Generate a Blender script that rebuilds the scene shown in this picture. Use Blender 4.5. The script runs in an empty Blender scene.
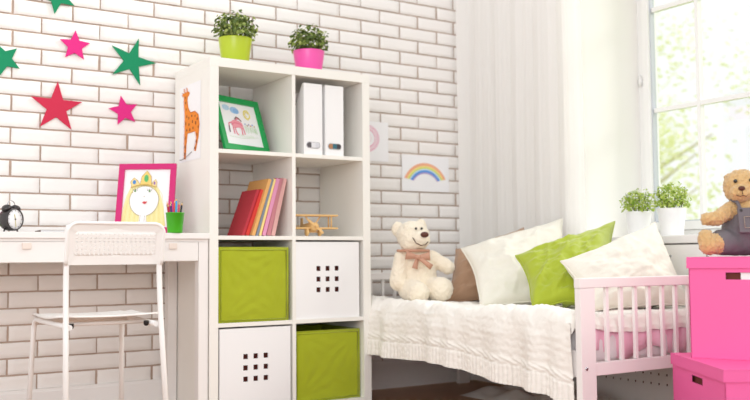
import bpy, bmesh, math, random
from mathutils import Vector, Matrix, noise
C = bpy.context.scene
COL = C.collection
PI = math.pi
V = Vector

# ------------------------------------------------------------------ materials
def lin(c):
    return tuple(((x/255)/12.92 if x/255 <= .04045 else ((x/255+.055)/1.055)**2.4) for x in c) + (1.0,)
def mat(name, rgb, rough=.55, bump=0, bscale=200, var=0, vscale=8, spec=.4, trans=0, metal=0, sheen=0, kind='noise', sub=0):
    m = bpy.data.materials.new(name); m.use_nodes = True
    nt = m.node_tree; b = nt.nodes['Principled BSDF']
    b.inputs['Base Color'].default_value = lin(rgb)
    b.inputs['Roughness'].default_value = rough
    b.inputs['Specular IOR Level'].default_value = spec
    b.inputs['Metallic'].default_value = metal
    if sheen: b.inputs['Sheen Weight'].default_value = sheen
    if sub:
        b.inputs['Subsurface Weight'].default_value = sub
        b.inputs['Subsurface Radius'].default_value = (.02, .015, .01)
    tc = nt.nodes.new('ShaderNodeTexCoord')
    if var:
        n = nt.nodes.new('ShaderNodeTexNoise'); n.inputs['Scale'].default_value = vscale; n.inputs['Detail'].default_value = 4
        nt.links.new(tc.outputs['Object'], n.inputs['Vector'])
        r = nt.nodes.new('ShaderNodeMixRGB')
        a = lin(rgb)
        r.inputs[1].default_value = tuple(x*(1-var) for x in a[:3])+(1,)
        r.inputs[2].default_value = tuple(min(1, x*(1+var)) for x in a[:3])+(1,)
        nt.links.new(n.outputs['Fac'], r.inputs[0]); nt.links.new(r.outputs[0], b.inputs['Base Color'])
    if bump:
        if kind == 'weave':
            n2 = nt.nodes.new('ShaderNodeTexWave'); n2.inputs['Scale'].default_value = bscale; n2.inputs['Distortion'].default_value = 2
        else:
            n2 = nt.nodes.new('ShaderNodeTexNoise'); n2.inputs['Scale'].default_value = bscale; n2.inputs['Detail'].default_value = 3
        nt.links.new(tc.outputs['Object'], n2.inputs['Vector'])
        bp = nt.nodes.new('ShaderNodeBump'); bp.inputs['Strength'].default_value = bump; bp.inputs['Distance'].default_value = .004
        nt.links.new(n2.outputs[0], bp.inputs['Height']); nt.links.new(bp.outputs[0], b.inputs['Normal'])
    if trans:
        out = nt.nodes['Material Output']
        tl = nt.nodes.new('ShaderNodeBsdfTranslucent'); tl.inputs['Color'].default_value = lin(rgb)
        mx = nt.nodes.new('ShaderNodeMixShader'); mx.inputs[0].default_value = trans
        nt.links.new(b.outputs[0], mx.inputs[1]); nt.links.new(tl.outputs[0], mx.inputs[2])
        nt.links.new(mx.outputs[0], out.inputs['Surface'])
    return m

M = dict(
    brick=mat('painted_brick', (243, 239, 235), .75, .55, 38, .02, 9),
    mortar=mat('mortar', (192, 168, 152), .9, .3, 150),
    wallwhite=mat('white_plaster', (246, 244, 240), .8, .1, 60),
    floor=mat('dark_floor', (164, 122, 92), .45, .1, 30, .15, 6),
    trim=mat('white_trim', (242, 239, 236), .45),
    upvc=mat('window_white', (244, 243, 242), .35),
    gasket=mat('gasket', (196, 200, 208), .5),
    shelf=mat('white_lacquer', (244, 241, 234), .4),
    desk=mat('white_desk', (243, 239, 236), .4),
    tab=mat('beige_tab', (236, 222, 212), .6),
    steel=mat('white_steel', (244, 242, 240), .3, spec=.5),
    plastic=mat('white_plastic', (245, 243, 240), .35),
    black=mat('black_rubber', (34, 30, 30), .5),
    dark=mat('dark_metal', (46, 40, 40), .35, spec=.6),
    chrome=mat('chrome', (200, 200, 205), .2, metal=1),
    paper=mat('paper', (246, 245, 246), .8),
    card=mat('white_card', (244, 243, 243), .6),
    greenfelt=mat('green_felt', (22, 138, 94), .9, .2, 300),
    pinkfelt=mat('pink_felt', (222, 46, 132), .9, .2, 300),
    redfelt=mat('red_felt', (202, 48, 78), .9, .2, 300),
    frame_pink=mat('magenta_frame', (206, 30, 112), .4),
    frame_green=mat('green_frame', (20, 158, 80), .4),
    cupgreen=mat('cup_green', (72, 178, 36), .35),
    potgreen=mat('pot_lime', (180, 198, 40), .28, spec=.5),
    potpink=mat('pot_pink', (242, 88, 172), .28, spec=.5),
    potwhite=mat('pot_white', (246, 246, 246), .35),
    soil=mat('soil', (60, 44, 34), .95, .5, 120),
    leafd=mat('leaf_dark', (92, 112, 52), .5, trans=.2),
    leafm=mat('leaf_mid', (140, 158, 76), .5, trans=.25),
    leafl=mat('leaf_light', (178, 190, 110), .5, trans=.3),
    leafy1=mat('leaf_yellow', (176, 200, 84), .5, trans=.4),
    leafy2=mat('leaf_lime', (204, 218, 120), .5, trans=.4),
    leafy3=mat('leaf_fresh', (140, 172, 62), .5, trans=.4),
    stem=mat('stem', (110, 120, 60), .7),
    limefab=mat('lime_fabric', (168, 178, 26), .85, .35, 420, .06, 14, sheen=.2),
    wood=mat('light_wood', (232, 190, 128), .55, .1, 120, .08, 30),
    pink=mat('hot_pink_card', (245, 106, 170), .55, .08, 200),
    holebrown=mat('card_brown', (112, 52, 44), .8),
    bedwhite=mat('bed_white', (246, 241, 238), .4),
    bedwood=mat('bed_pine', (226, 204, 178), .6, .1, 100, .05, 20),
    mattress=mat('mattress_fabric', (240, 236, 236), .9, .2, 300),
    pinksheet=mat('pink_sheet', (252, 204, 222), .9, .15, 250),
    knit=mat('cream_knit', (248, 243, 235), .95, .5, 350, sheen=.3),
    pcream=mat('cream_cotton', (236, 231, 218), .9, .2, 400, sheen=.2),
    plime=mat('lime_satin', (166, 180, 34), .6, .2, 300, sheen=.3),
    pbrown=mat('brown_velvet', (178, 142, 114), .8, .2, 300, sheen=.3),
    furwhite=mat('cream_fur', (252, 238, 216), 1, .8, 260, .05, 40, sheen=.5, spec=.1),
    furbrown=mat('tan_curly_fur', (226, 186, 130), 1, 1.0, 240, .12, 60, sheen=.4, spec=.1),
    bow=mat('bow_ribbon', (200, 150, 126), .5),
    nose=mat('bear_nose', (92, 48, 34), .4),
    eye=mat('bear_eye', (26, 20, 18), .15, spec=.8),
    mouth=mat('bear_stitch', (90, 60, 48), .8),
    denim=mat('grey_denim', (118, 112, 116), .9, .4, 350, .06, 40),
    thread=mat('denim_thread', (176, 158, 142), .8),
    lawn=mat('lawn', (170, 190, 90), .9, .3, 30),
    tree1=mat('tree_leaf_a', (244, 246, 206), .6, trans=.65),
    tree2=mat('tree_leaf_b', (250, 250, 226), .6, trans=.65),
    tree3=mat('tree_leaf_c', (234, 240, 178), .6, trans=.65),
    bark=mat('bark', (220, 210, 190), .9, .5, 40),
)
def ink(rgb): 
    k = 'ink_%d_%d_%d' % rgb
    if k not in M: M[k] = mat(k, rgb, .75, 0, 1, .12, 300)
    return M[k]

# sheer curtain
m = bpy.data.materials.new('sheer_voile'); m.use_nodes = True
nt = m.node_tree; nt.nodes.clear()
o_ = nt.nodes.new('ShaderNodeOutputMaterial'); d_ = nt.nodes.new('ShaderNodeBsdfDiffuse'); t_ = nt.nodes.new('ShaderNodeBsdfTranslucent'); p_ = nt.nodes.new('ShaderNodeBsdfTransparent')
d_.inputs[0].default_value = lin((254, 252, 249)); t_.inputs[0].default_value = lin((254, 252, 249))
a_ = nt.nodes.new('ShaderNodeMixShader'); a_.inputs[0].default_value = .3
b_ = nt.nodes.new('ShaderNodeMixShader'); b_.inputs[0].default_value = .8
nt.links.new(d_.outputs[0], a_.inputs[1]); nt.links.new(t_.outputs[0], a_.inputs[2])
nt.links.new(p_.outputs[0], b_.inputs[1]); nt.links.new(a_.outputs[0], b_.inputs[2]); nt.links.new(b_.outputs[0], o_.inputs[0])
M['voile'] = m
# window glass (thin pane)
m = bpy.data.materials.new('window_glass'); m.use_nodes = True
nt = m.node_tree; nt.nodes.clear()
o_ = nt.nodes.new('ShaderNodeOutputMaterial'); p_ = nt.nodes.new('ShaderNodeBsdfTransparent'); g_ = nt.nodes.new('ShaderNodeBsdfGlossy')
g_.inputs['Roughness'].default_value = .02; p_.inputs[0].default_value = (.97, .98, .97, 1)
f_ = nt.nodes.new('ShaderNodeMixShader'); f_.inputs[0].default_value = .06
nt.links.new(p_.outputs[0], f_.inputs[1]); nt.links.new(g_.outputs[0], f_.inputs[2]); nt.links.new(f_.outputs[0], o_.inputs[0])
M['glass'] = m

# ------------------------------------------------------------------ helpers
def obj(name, bm, mats, parent=None, smooth=False, loc=None):
    if isinstance(bm, bmesh.types.BMesh):
        me = bpy.data.meshes.new(name)
        bm.normal_update(); bm.to_mesh(me); bm.free()
    else: me = bm
    for k in (mats if isinstance(mats, (list, tuple)) else [mats]):
        me.materials.append(M[k] if isinstance(k, str) else k)
    if smooth:
        for p in me.polygons: p.use_smooth = True
    o = bpy.data.objects.new(name, me); COL.objects.link(o)
    if parent: o.parent = parent
    if loc: o.location = loc
    return o
def tag(o, label=None, cat=None, group=None, kind=None):
    if label: o['label'] = label
    if cat: o['category'] = cat
    if group: o['group'] = group
    if kind: o['kind'] = kind
    return o
def thing(name, label, cat, loc=(0, 0, 0), rz=0, group=None):
    o = bpy.data.objects.new(name, None); COL.objects.link(o)
    o.empty_display_size = .05
    o.location = loc; o.rotation_euler = (0, 0, rz)
    return tag(o, label, cat, group)
def struct(o): o['kind'] = 'structure'; return o
def BM(): return bmesh.new()
def box(bm, x0, x1, y0, y1, z0, z1, bev=0, mi=0, mtx=None):
    vs = [bm.verts.new((x, y, z)) for x in (x0, x1) for y in (y0, y1) for z in (z0, z1)]
    fs = [(0, 1, 3, 2), (4, 6, 7, 5), (0, 4, 5, 1), (2, 3, 7, 6), (0, 2, 6, 4), (1, 5, 7, 3)]
    F = [bm.faces.new([vs[i] for i in f]) for f in fs]
    for f in F: f.material_index = mi
    if bev:
        es = set(e for f in F for e in f.edges)
        r = bmesh.ops.bevel(bm, geom=list(es), offset=bev, segments=2, affect='EDGES', profile=.6)
        vs = list(set(v for f in r['faces'] for v in f.verts) | set(v for v in vs if v.is_valid))
        for f in r['faces']: f.material_index = mi
    if mtx is not None:
        for v in vs: v.co = mtx @ v.co
    return vs
def bx(*a, **k):
    bm = BM(); box(bm, *a, **k); return bm
def lathe(bm, prof, n=32, c=(0, 0, 0), cap0=True, cap1=True, mi=0, mtx=None):
    rings = []
    for r, z in prof:
        rings.append([bm.verts.new((c[0]+r*math.cos(2*PI*i/n), c[1]+r*math.sin(2*PI*i/n), c[2]+z)) for i in range(n)])
    fs = []
    for a, b in zip(rings, rings[1:]):
        for i in range(n): fs.append(bm.faces.new((a[i], a[(i+1) % n], b[(i+1) % n], b[i])))
    if cap0: fs.append(bm.faces.new(rings[0][::-1]))
    if cap1: fs.append(bm.faces.new(rings[-1]))
    for f in fs: f.material_index = mi; f.smooth = True
    if mtx is not None:
        for r in rings:
            for v in r: v.co = mtx @ v.co
def tube(bm, pts, r, n=10, closed=False, mi=0, radii=None):
    pts = [V(p) for p in pts]; N = len(pts)
    up = None; rings = []
    for i, p in enumerate(pts):
        a = pts[(i-1) % N] if (closed or i > 0) else p
        b = pts[(i+1) % N] if (closed or i < N-1) else p
        t = (b-a).normalized()
        if up is None:
            up = V((0, 0, 1)) if abs(t.z) < .9 else V((1, 0, 0))
        up = (up - t*up.dot(t)).normalized(); s = t.cross(up)
        rr = radii[i] if radii else r
        rings.append([bm.verts.new(p + rr*(math.cos(2*PI*k/n)*up + math.sin(2*PI*k/n)*s)) for k in range(n)])
    pairs = list(zip(rings, rings[1:])) + ([(rings[-1], rings[0])] if closed else [])
    for a, b in pairs:
        for k in range(n):
            f = bm.faces.new((a[k], b[k], b[(k+1) % n], a[(k+1) % n])); f.smooth = True; f.material_index = mi
    if not closed:
        f = bm.faces.new(rings[0]); f.material_index = mi
        f = bm.faces.new(rings[-1][::-1]); f.material_index = mi
def arc_path(pts, rad, n=6):
    """round the inner corners of a polyline"""
    pts = [V(p) for p in pts]; out = [pts[0]]
    for a, b, c in zip(pts, pts[1:], pts[2:]):
        d1 = (a-b).normalized(); d2 = (c-b).normalized()
        p1 = b+d1*rad; p2 = b+d2*rad
        for i in range(n+1):
            t = i/n
            out.append(p1*(1-t)**2 + b*2*t*(1-t) + p2*t*t)
    out.append(pts[-1]); return out
def ball(bm, c, r, sc=(1, 1, 1), mtx=None, mi=0, u=16, v=10):
    mm = Matrix.Translation(c) @ (mtx.to_4x4() if mtx is not None else Matrix()) @ Matrix.Diagonal((*[r*s for s in sc], 1))
    r_ = bmesh.ops.create_uvsphere(bm, u_segments=u, v_segments=v, radius=1, matrix=mm)
    for f in set(f for q in r_['verts'] for f in q.link_faces): f.smooth = True; f.material_index = mi
def capsule(bm, a, b, ra, rb, n=8):
    a = V(a); b = V(b)
    for i in range(n+1):
        t = i/n; ball(bm, a.lerp(b, t), ra+(rb-ra)*t, u=14, v=9)
def evaluated(bm, mods):
    me = bpy.data.meshes.new('tmp'); bm.to_mesh(me); bm.free()
    o = bpy.data.objects.new('tmp', me); COL.objects.link(o)
    for typ, kw in mods:
        md = o.modifiers.new('m', typ)
        for k, v in kw.items(): setattr(md, k, v)
    dg = bpy.context.evaluated_depsgraph_get(); dg.update()
    res = bpy.data.meshes.new_from_object(o.evaluated_get(dg))
    res.materials.clear()
    bpy.data.objects.remove(o); bpy.data.meshes.remove(me)
    return res
def fuse(bm, vox=.006, it=4):
    return evaluated(bm, [('REMESH', dict(mode='VOXEL', voxel_size=vox)), ('SMOOTH', dict(factor=.6, iterations=it))])
def fuzz(me, amp, sc, seed=0):
    nr = [v.normal.copy() for v in me.vertices]
    for v, n in zip(me.vertices, nr):
        p = v.co*sc + V((seed, seed, 0))
        v.co += n*amp*(noise.noise(p) + .5*noise.noise(p*2.3))
def solid(bm, th, bev=0):
    mods = [('SOLIDIFY', dict(thickness=th, offset=0))]
    return evaluated(bm, mods)
def frame_mtx(o, x, y, z):
    m_ = Matrix((x, y, z)).transposed().to_4x4(); m_.translation = o; return m_

# flat drawings: strokes and fills in (u,v) on a sheet, all in one mesh
class Draw:
    def __init__(s): s.bm = BM(); s.mats = []; s.z = .0004
    def mi(s, rgb):
        if rgb not in s.mats: s.mats.append(rgb)
        return s.mats.index(rgb)
    def up(s): s.z += .00012
    def fill(s, pts, rgb):
        vs = [s.bm.verts.new((p[0], p[1], s.z)) for p in pts]
        f = s.bm.faces.new(vs); f.normal_update()
        if f.normal.z < 0: f.normal_flip()
        f.material_index = s.mi(rgb); bmesh.ops.triangulate(s.bm, faces=[f]); s.up()
    def ell(s, c, rx, ry, rgb, a0=0, n=20):
        s.fill([(c[0]+rx*math.cos(2*PI*i/n), c[1]+ry*math.sin(2*PI*i/n)) for i in range(n)], rgb)
    def line(s, pts, w, rgb, closed=False):
        P = [V((p[0], p[1])) for p in pts]; N = len(P); k = s.mi(rgb)
        L = []; R = []
        for i, p in enumerate(P):
            a = P[i-1] if (i > 0 or closed) else p; b = P[(i+1) % N] if (i < N-1 or closed) else p
            t = (b-a).normalized(); n = V((-t.y, t.x))*w/2
            L.append(s.bm.verts.new((*(p+n), s.z))); R.append(s.bm.verts.new((*(p-n), s.z)))
        for i in range(N if closed else N-1):
            j = (i+1) % N
            f = s.bm.faces.new((R[i], R[j], L[j], L[i])); f.material_index = k
        s.up()
    def arc(s, c, rx, ry, a0, a1, w, rgb, n=24):
        s.line([(c[0]+rx*math.cos(a0+(a1-a0)*i/n), c[1]+ry*math.sin(a0+(a1-a0)*i/n)) for i in range(n+1)], w, rgb)
    def scribble(s, x0, x1, y0, y1, n, w, rgb, seed=0, ang=0):
        rd = random.Random(seed); pts = []
        for i in range(n):
            t = i/(n-1); x = x0+(x1-x0)*t
            pts.append((x+rd.uniform(-1, 1)*.002, (y0 if i % 2 else y1)+rd.uniform(-1, 1)*abs(y1-y0)*.15))
        s.line(pts, w, rgb)
    def done(s, name, parent, mtx=None):
        if mtx is not None: s.bm.transform(mtx)
        return obj(name, s.bm, [ink(c) for c in s.mats], parent)

# ------------------------------------------------------------------ room shell
WY = .41            # brick wall plane
XW = 1.66           # window wall plane
rnd = random.Random(3)
def brick_wall():
    bm = BM()
    P, L = .0658, .2368
    x_min, x_max, zmax = -1.9, XW, 2.65
    k = int((0.0-.525)/P)-1
    nz = 0
    while .525+k*P < zmax:
        z0 = .525+k*P+.0032; z1 = .525+(k+1)*P-.0032
        off = (1.093 if k % 2 == 0 else 1.216)
        i = math.floor((x_min-off)/L)
        while off+i*L < x_max:
            x0 = off+i*L+.0032+rnd.uniform(-.002, .002); x1 = off+(i+1)*L-.0032+rnd.uniform(-.002, .002)
            x0_, x1_ = max(x0, x_min), min(x1, x_max)
            a0, a1 = max(z0, .0), min(z1, zmax)
            if x1_-x0_ > .01 and a1-a0 > .01:
                d = rnd.uniform(-.0008, .0008); tl = rnd.uniform(-.001, .001)
                nx, nn = 9, 4
                b = .0016
                g = []
                xs = [x0_, x0_+b]+[x0_+b+(x1_-x0_-2*b)*q/(nx-1) for q in range(1, nx-1)]+[x1_-b, x1_]
                zs = [a0, a0+b]+[a0+b+(a1-a0-2*b)*q/(nn-1) for q in range(1, nn-1)]+[a1-b, a1]
                for r, z in enumerate(zs):
                    row = []
                    for c, x in enumerate(xs):
                        edge = r in (0, len(zs)-1) or c in (0, len(xs)-1)
                        s = V((x*16, z*30, k*3.1+i*1.7))
                        y = WY + (.0018 if edge else 0) + d - .0016*noise.noise(s) - .0014*noise.noise(s*2.7) + tl*(x-x0_)/.2
                        row.append(bm.verts.new((x+.0012*noise.noise(s*2), y, z+.0012*noise.noise(s*2+V((5, 5, 5))))))
                    g.append(row)
                for r in range(len(zs)-1):
                    for c in range(len(xs)-1):
                        bm.faces.new((g[r][c], g[r][c+1], g[r+1][c+1], g[r+1][c])).smooth = True
            i += 1
        k += 1
    # mortar bed and the wall body behind it
    box(bm, x_min, x_max, WY+.0042, WY+.2, 0, zmax, mi=1)
    return obj('wall_back', bm, ['brick', 'mortar'])
struct(brick_wall())
struct(obj('floor', bx(-3.2, XW, -4.6, WY, -.06, 0), 'floor'))
bm = BM(); box(bm, -1.9, XW-.0, WY-.014, WY-.001, 0, .125); box(bm, -1.9, XW, WY-.01, WY-.001, .125, .137, 0)
struct(obj('baseboard_back', bm, 'trim'))

# window wall with its opening
WO0, WO1, WZ0, WZ1, XG = -.395, -2.0, .73, 2.45, 2.085
bm = BM()
T = XG+.09
box(bm, XW, T, WO0, WY+.2, -.06, 2.65)           # pier towards the corner
box(bm, XW, T, WO1-1.2, WO1, -.06, 2.65)
box(bm, XW, T, WO1, WO0, -.06, WZ0-.035)
box(bm, XW, T, WO1, WO0, WZ1, 2.65)
struct(obj('wall_right', bm, 'wallwhite'))
struct(obj('trim_1', bx(XW-.022, XG-.004, WO1+.001, WO0+.012, WZ0-.034, WZ0, .004), 'trim'))
# window: outer frame, sash, glazing bars, pane, hinge
win = bpy.data.objects.new('window_1', None); COL.objects.link(win); win.location = (XG, 0, 0); struct(win)
fx0, fx1 = 0, .07
bm = BM()
def rectframe(bm, y0, y1, z0, z1, w, x0, x1, bev=.003):
    box(bm, x0, x1, y0, y0+w, z0, z1, bev); box(bm, x0, x1, y1-w, y1, z0, z1, bev)
    box(bm, x0, x1, y0+w, y1-w, z0, z0+w, bev); box(bm, x0, x1, y0+w, y1-w, z1-w, z1, bev)
rectframe(bm, WO1, WO0, WZ0, WZ1, .035, .0, .075)
obj('window_frame', bm, 'upvc', win)
bm = BM(); rectframe(bm, WO1+.036, WO0-.036, WZ0+.036, WZ1-.036, .04, -.012, .05)
obj('sash', bm, 'upvc', win)
gy0, gy1, gz0, gz1 = WO1+.076, WO0-.076, WZ0+.076, WZ1-.076
bm = BM(); rectframe(bm, gy0, gy1, gz0, gz1, .005, .0, .03, 0)
obj('gasket', bm, 'gasket', win)
bm = BM()
y = -.738
while y > WO1+.1:
    box(bm, .004, .034, y-.009, y+.009, gz0+.008, gz1-.008, .002); y -= .53
for z in (1.347, 1.84):
    y_ = gy1-.008
    box(bm, .006, .032, gy0+.008, y_, z-.011, z+.011, .002)
obj('glazing_bar', bm, 'upvc', win)
obj('pane', bx(.017, .021, gy0+.004, gy1-.004, gz0+.004, gz1-.004), 'glass', win)
bm = BM(); lathe(bm, [(.006, -.028), (.006, .028)], 12, (-.012, WO0-.02, 1.5)); box(bm, -.01, .0, WO0-.03, WO0-.006, 1.485, 1.515, .002)
obj('hinge', bm, 'upvc', win)

# radiator screen below the sill
rad = thing('radiator_cover', 'white perforated radiator screen under the window sill behind the bed', 'radiator cover', (XW-.002, -1.14, 0))
bm = BM()
def holed(bm, xs, zs, holes, y=0):
    """grid with (i,j) cells removed"""
    g = [[bm.verts.new((x, y, z)) for z in zs] for x in xs]
    for i in range(len(xs)-1):
        for j in range(len(zs)-1):
            if (i, j) not in holes: bm.faces.new((g[i][j], g[i+1][j], g[i+1][j+1], g[i][j+1]))
def grid_with_holes(cx, cz, s, lo, hi):
    xs = [lo[0]]; 
    for c in cx: xs += [c-s/2, c+s/2]
    xs.append(hi[0]); zs = [lo[1]]
    for c in cz: zs += [c-s/2, c+s/2]
    zs.append(hi[1])
    holes = {(2*i+1, 2*j+1) for i in range(len(cx)) for j in range(len(cz))}
    return xs, zs, holes
cx = [-.61+.0415*i for i in range(30)]
xs, zs, hs = grid_with_holes(cx, [.118, .158], .009, (-.65, .02), (.65, .69))
holed(bm, xs, zs, hs)
bmesh.ops.rotate(bm, verts=bm.verts, cent=(0, 0, 0), matrix=Matrix.Rotation(-PI/2, 3, 'Z'))
me = solid(bm, .004)
p = obj('front_panel', me, 'trim', rad, loc=(-.036, 0, 0))
bm = BM()
for z in (.25, .31, .37, .43, .49): box(bm, -.041, -.038, -.63, .63, z-.008, z+.008, .001)
obj('rib', bm, 'trim', rad)
for y in (-.3, .02, .2, .45):
    bm = BM(); lathe(bm, [(.006, 0), (.005, .002)], 12, mtx=Matrix.Translation((-.038, y, .645)) @ Matrix.Rotation(-PI/2, 4, 'Y')); obj('screw', bm, 'chrome', rad)
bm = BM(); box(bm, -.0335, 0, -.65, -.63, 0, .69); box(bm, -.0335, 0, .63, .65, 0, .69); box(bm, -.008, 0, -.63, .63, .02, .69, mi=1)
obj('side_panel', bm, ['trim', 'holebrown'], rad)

# ------------------------------------------------------------------ shelf unit
c_, d_, f0 = .336, .0165, .038
SW = 2*f0+2*c_+d_; SH = 2*f0+4*c_+3*d_; SD = .39
x0, x1 = f0, f0+c_; x2 = x1+d_; x3 = x2+c_
tops = [f0+i*(c_+d_) for i in range(4)]       # floor level of each row from the bottom
sh = thing('shelf_unit', 'tall white cube shelf unit with eight compartments against the brick wall', 'shelf unit')
for z in (0, SH-f0): obj('top_board' if z else 'bottom_board', bx(f0 if 0 else 0, SW, 0, SD, z, z+f0, .0012), 'shelf', sh)
for x in (0, SW-f0): obj('side_panel', bx(x, x+f0, 0, SD, f0, SH-f0, .0008), 'shelf', sh)
obj('divider', bx(x1, x2, .002, SD-.002, f0, SH-f0, .0006), 'shelf', sh)
for i in (1, 2, 3):
    for a in (x0, x2): obj('shelf_board', bx(a, a+c_, .002, SD-.002, tops[i]-d_, tops[i], .0006), 'shelf', sh)

def fabric_bin(x, z, w, h, y, label, seed):
    t = thing('storage_box', label, 'storage box', (x+w/2, y, z), 0)
    bm = BM(); n = 26; dp = .33
    g = {}
    def wr(u, v, s):
        q = V((u*5, v*5, seed+s*7))
        cr = .0
        for cu, cv in ((-1, -1), (1, -1), (-1, 1), (1, 1)):
            a = math.atan2(v-cv, u-cu); r = math.hypot(u-cu, v-cv)
            cr += .0022*math.sin(a*22+seed+cu)*max(0, 1-r/1.5)*min(1, r*4)
        return .0022*noise.noise(q) + .0012*noise.noise(q*2.6) + cr*1.9
    def side(fn, s):
        gg = [[bm.verts.new(fn(-1+2*i/n, -1+2*j/n)) for j in range(n+1)] for i in range(n+1)]
        for i in range(n):
            for j in range(n): bm.faces.new((gg[i][j], gg[i+1][j], gg[i+1][j+1], gg[i][j+1])).smooth = True
    e = lambda u, v: (1-u**8)*(1-v**8)
    side(lambda u, v: (u*w/2, -.004*e(u, v)-wr(u, v, 0)*e(u, v), h/2+v*h/2), 0)
    side(lambda u, v: (-w/2+.001*e(u, v), dp/2-u*dp/2, h/2+v*h/2), 1)
    side(lambda u, v: (w/2-.001*e(u, v), dp/2+u*dp/2, h/2+v*h/2), 2)
    side(lambda u, v: (-u*w/2, dp, h/2+v*h/2), 3)
    side(lambda u, v: (u*w/2, dp/2+v*dp/2, 0), 4)
    bmesh.ops.remove_doubles(bm, verts=bm.verts, dist=.0005)
    obj('body', solid(bm, .003), 'limefab', t)
    bm = BM()
    pts = [(-w/2, 0, h), (w/2, 0, h), (w/2, dp, h), (-w/2, dp, h)]
    tube(bm, pts, .0035, 8, True)
    for a in (-w/2, w/2): tube(bm, [(a, 0, 0), (a, 0, h)], .003, 8)
    tube(bm, [(-w/2+.009, -.0045, .009), (w/2-.009, -.0045, .009), (w/2-.009, -.0045, h-.009), (-w/2+.009, -.0045, h-.009)], .0022, 6, True)
    obj('piping', bm, 'limefab', t)
def card_box(x, z, y, label):
    w, h, dp = .318, .328, .345
    t = thing('storage_box', label, 'storage box', (x+c_/2-.003, y, z), 0)
    bm = BM(); s = .021; pitch = .0455
    cx = [-pitch, 0, pitch]; cz = [h/2+.004-pitch, h/2+.004, h/2+.004+pitch]
    xs, zs, hs = grid_with_holes(cx, cz, s, (-w/2, 0), (w/2, h))
    holed(bm, xs, zs, hs)
    obj('front_panel', solid(bm, .006), 'card', t)
    bm = BM()
    box(bm, -w/2, -w/2+.005, .0035, dp, 0, h); box(bm, w/2-.005, w/2, .0035, dp, 0, h)
    box(bm, -w/2+.005, w/2-.005, dp-.005, dp, 0, h); box(bm, -w/2+.005, w/2-.005, .0035, dp-.005, 0, .005)
    box(bm, -w/2+.005, w/2-.005, .0035, dp-.005, h-.005, h)
    obj('body', bm, 'card', t)
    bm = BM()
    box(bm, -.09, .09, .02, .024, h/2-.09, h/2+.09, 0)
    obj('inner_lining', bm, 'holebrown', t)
fabric_bin(x0+.005, tops[1]+.0005, .314, .303, .012, 'lime green fabric storage box, upper left of the two, below the leaning books', 1.3)
fabric_bin(x2+.006, tops[0]+.0005, .322, .297, .03, 'lime green fabric storage box at lower right, beneath a white box', 4.1)
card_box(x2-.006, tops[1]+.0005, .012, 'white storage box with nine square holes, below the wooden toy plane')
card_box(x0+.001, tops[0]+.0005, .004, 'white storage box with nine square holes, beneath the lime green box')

# magazine files
def file_box(x, y, label, colors, z=tops[3]):
    w, dp, h = .092, .25, .311
    t = thing('magazine_file', label, 'magazine file', (x, y, z+.0003), 0, None)
    bm = BM()
    prof = [(0, 0), (dp, 0), (dp, h*.3), (.16, h*.3), (.014, h), (0, h)]
    for s in (0, w-.003):
        vs = [bm.verts.new((s+q, a, b)) for q in (0, .003) for a, b in prof]
        n = len(prof)
        bm.faces.new(vs[:n]); bm.faces.new(vs[n:][::-1])
        for i in range(n): bm.faces.new((vs[i], vs[n+i], vs[n+(i+1) % n], vs[(i+1) % n]))
    box(bm, .003, w-.003, 0, .003, 0, h); box(bm, .003, w-.003, dp-.003, dp, 0, h*.3); box(bm, .003, w-.003, .003, dp-.003, 0, .003)
    bmesh.ops.recalc_face_normals(bm, faces=bm.faces)
    obj('body', bm, 'card', t)
    # papers filed inside
    obj('paper_stack', bx(.012, w-.02, .01, dp-.02, .004, h*.28), 'paper', t)
    # oval label holder
    bm = BM(); n = 12; r = .011; hw = .031
    def stadium(r, hw):
        return [(hw*(1 if a < PI/2 or a > 3*PI/2 else -1)-(r if (a < PI/2 or a > 3*PI/2) else -r)+r*math.cos(a), r*math.sin(a)) for a in [(-PI/2+.0001+2*PI*i/(2*n)) % (2*PI) for i in range(2*n)]]
    o = stadium(r+.003, hw+.003); pts = [(w/2+a, -.0022, .042+b) for a, b in o]
    vs = [bm.verts.new(p) for p in pts]; f = bm.faces.new(vs)
    ex = bmesh.ops.extrude_face_region(bm, geom=[f]); bmesh.ops.translate(bm, verts=[v for v in ex['geom'] if isinstance(v, bmesh.types.BMVert)], vec=(0, .0022, 0))
    bmesh.ops.recalc_face_normals(bm, faces=bm.faces)
    lab = obj('label_holder', bm, 'chrome', t)
    dr = Draw()
    cut = stadium(r, hw)
    segs = len(colors)
    for i, cc in enumerate(colors):
        a, b = -hw+2*hw*i/segs, -hw+2*hw*(i+1)/segs
        P = [(min(max(p[0], a), b), p[1]) for p in cut]
        Q = []
        for p in P:
            if not Q or (abs(p[0]-Q[-1][0])+abs(p[1]-Q[-1][1])) > 1e-5: Q.append(p)
        if (abs(Q[0][0]-Q[-1][0])+abs(Q[0][1]-Q[-1][1])) < 1e-5: Q.pop()
        dr.fill(Q, cc)
    dr.done('label', lab, frame_mtx(V((w/2, -.0022, .042)), V((1, 0, 0)), V((0, 0, 1)), V((0, -1, 0))))
file_box(x2+.050, .02, 'white magazine file, left of the pair, with a grey oval label', [(92, 88, 92), (226, 226, 230), (214, 214, 220)])
file_box(x2+.157, .02, 'white magazine file, right of the pair, with a copper and dark oval label', [(176, 128, 92), (60, 108, 122), (70, 66, 70)])

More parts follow.
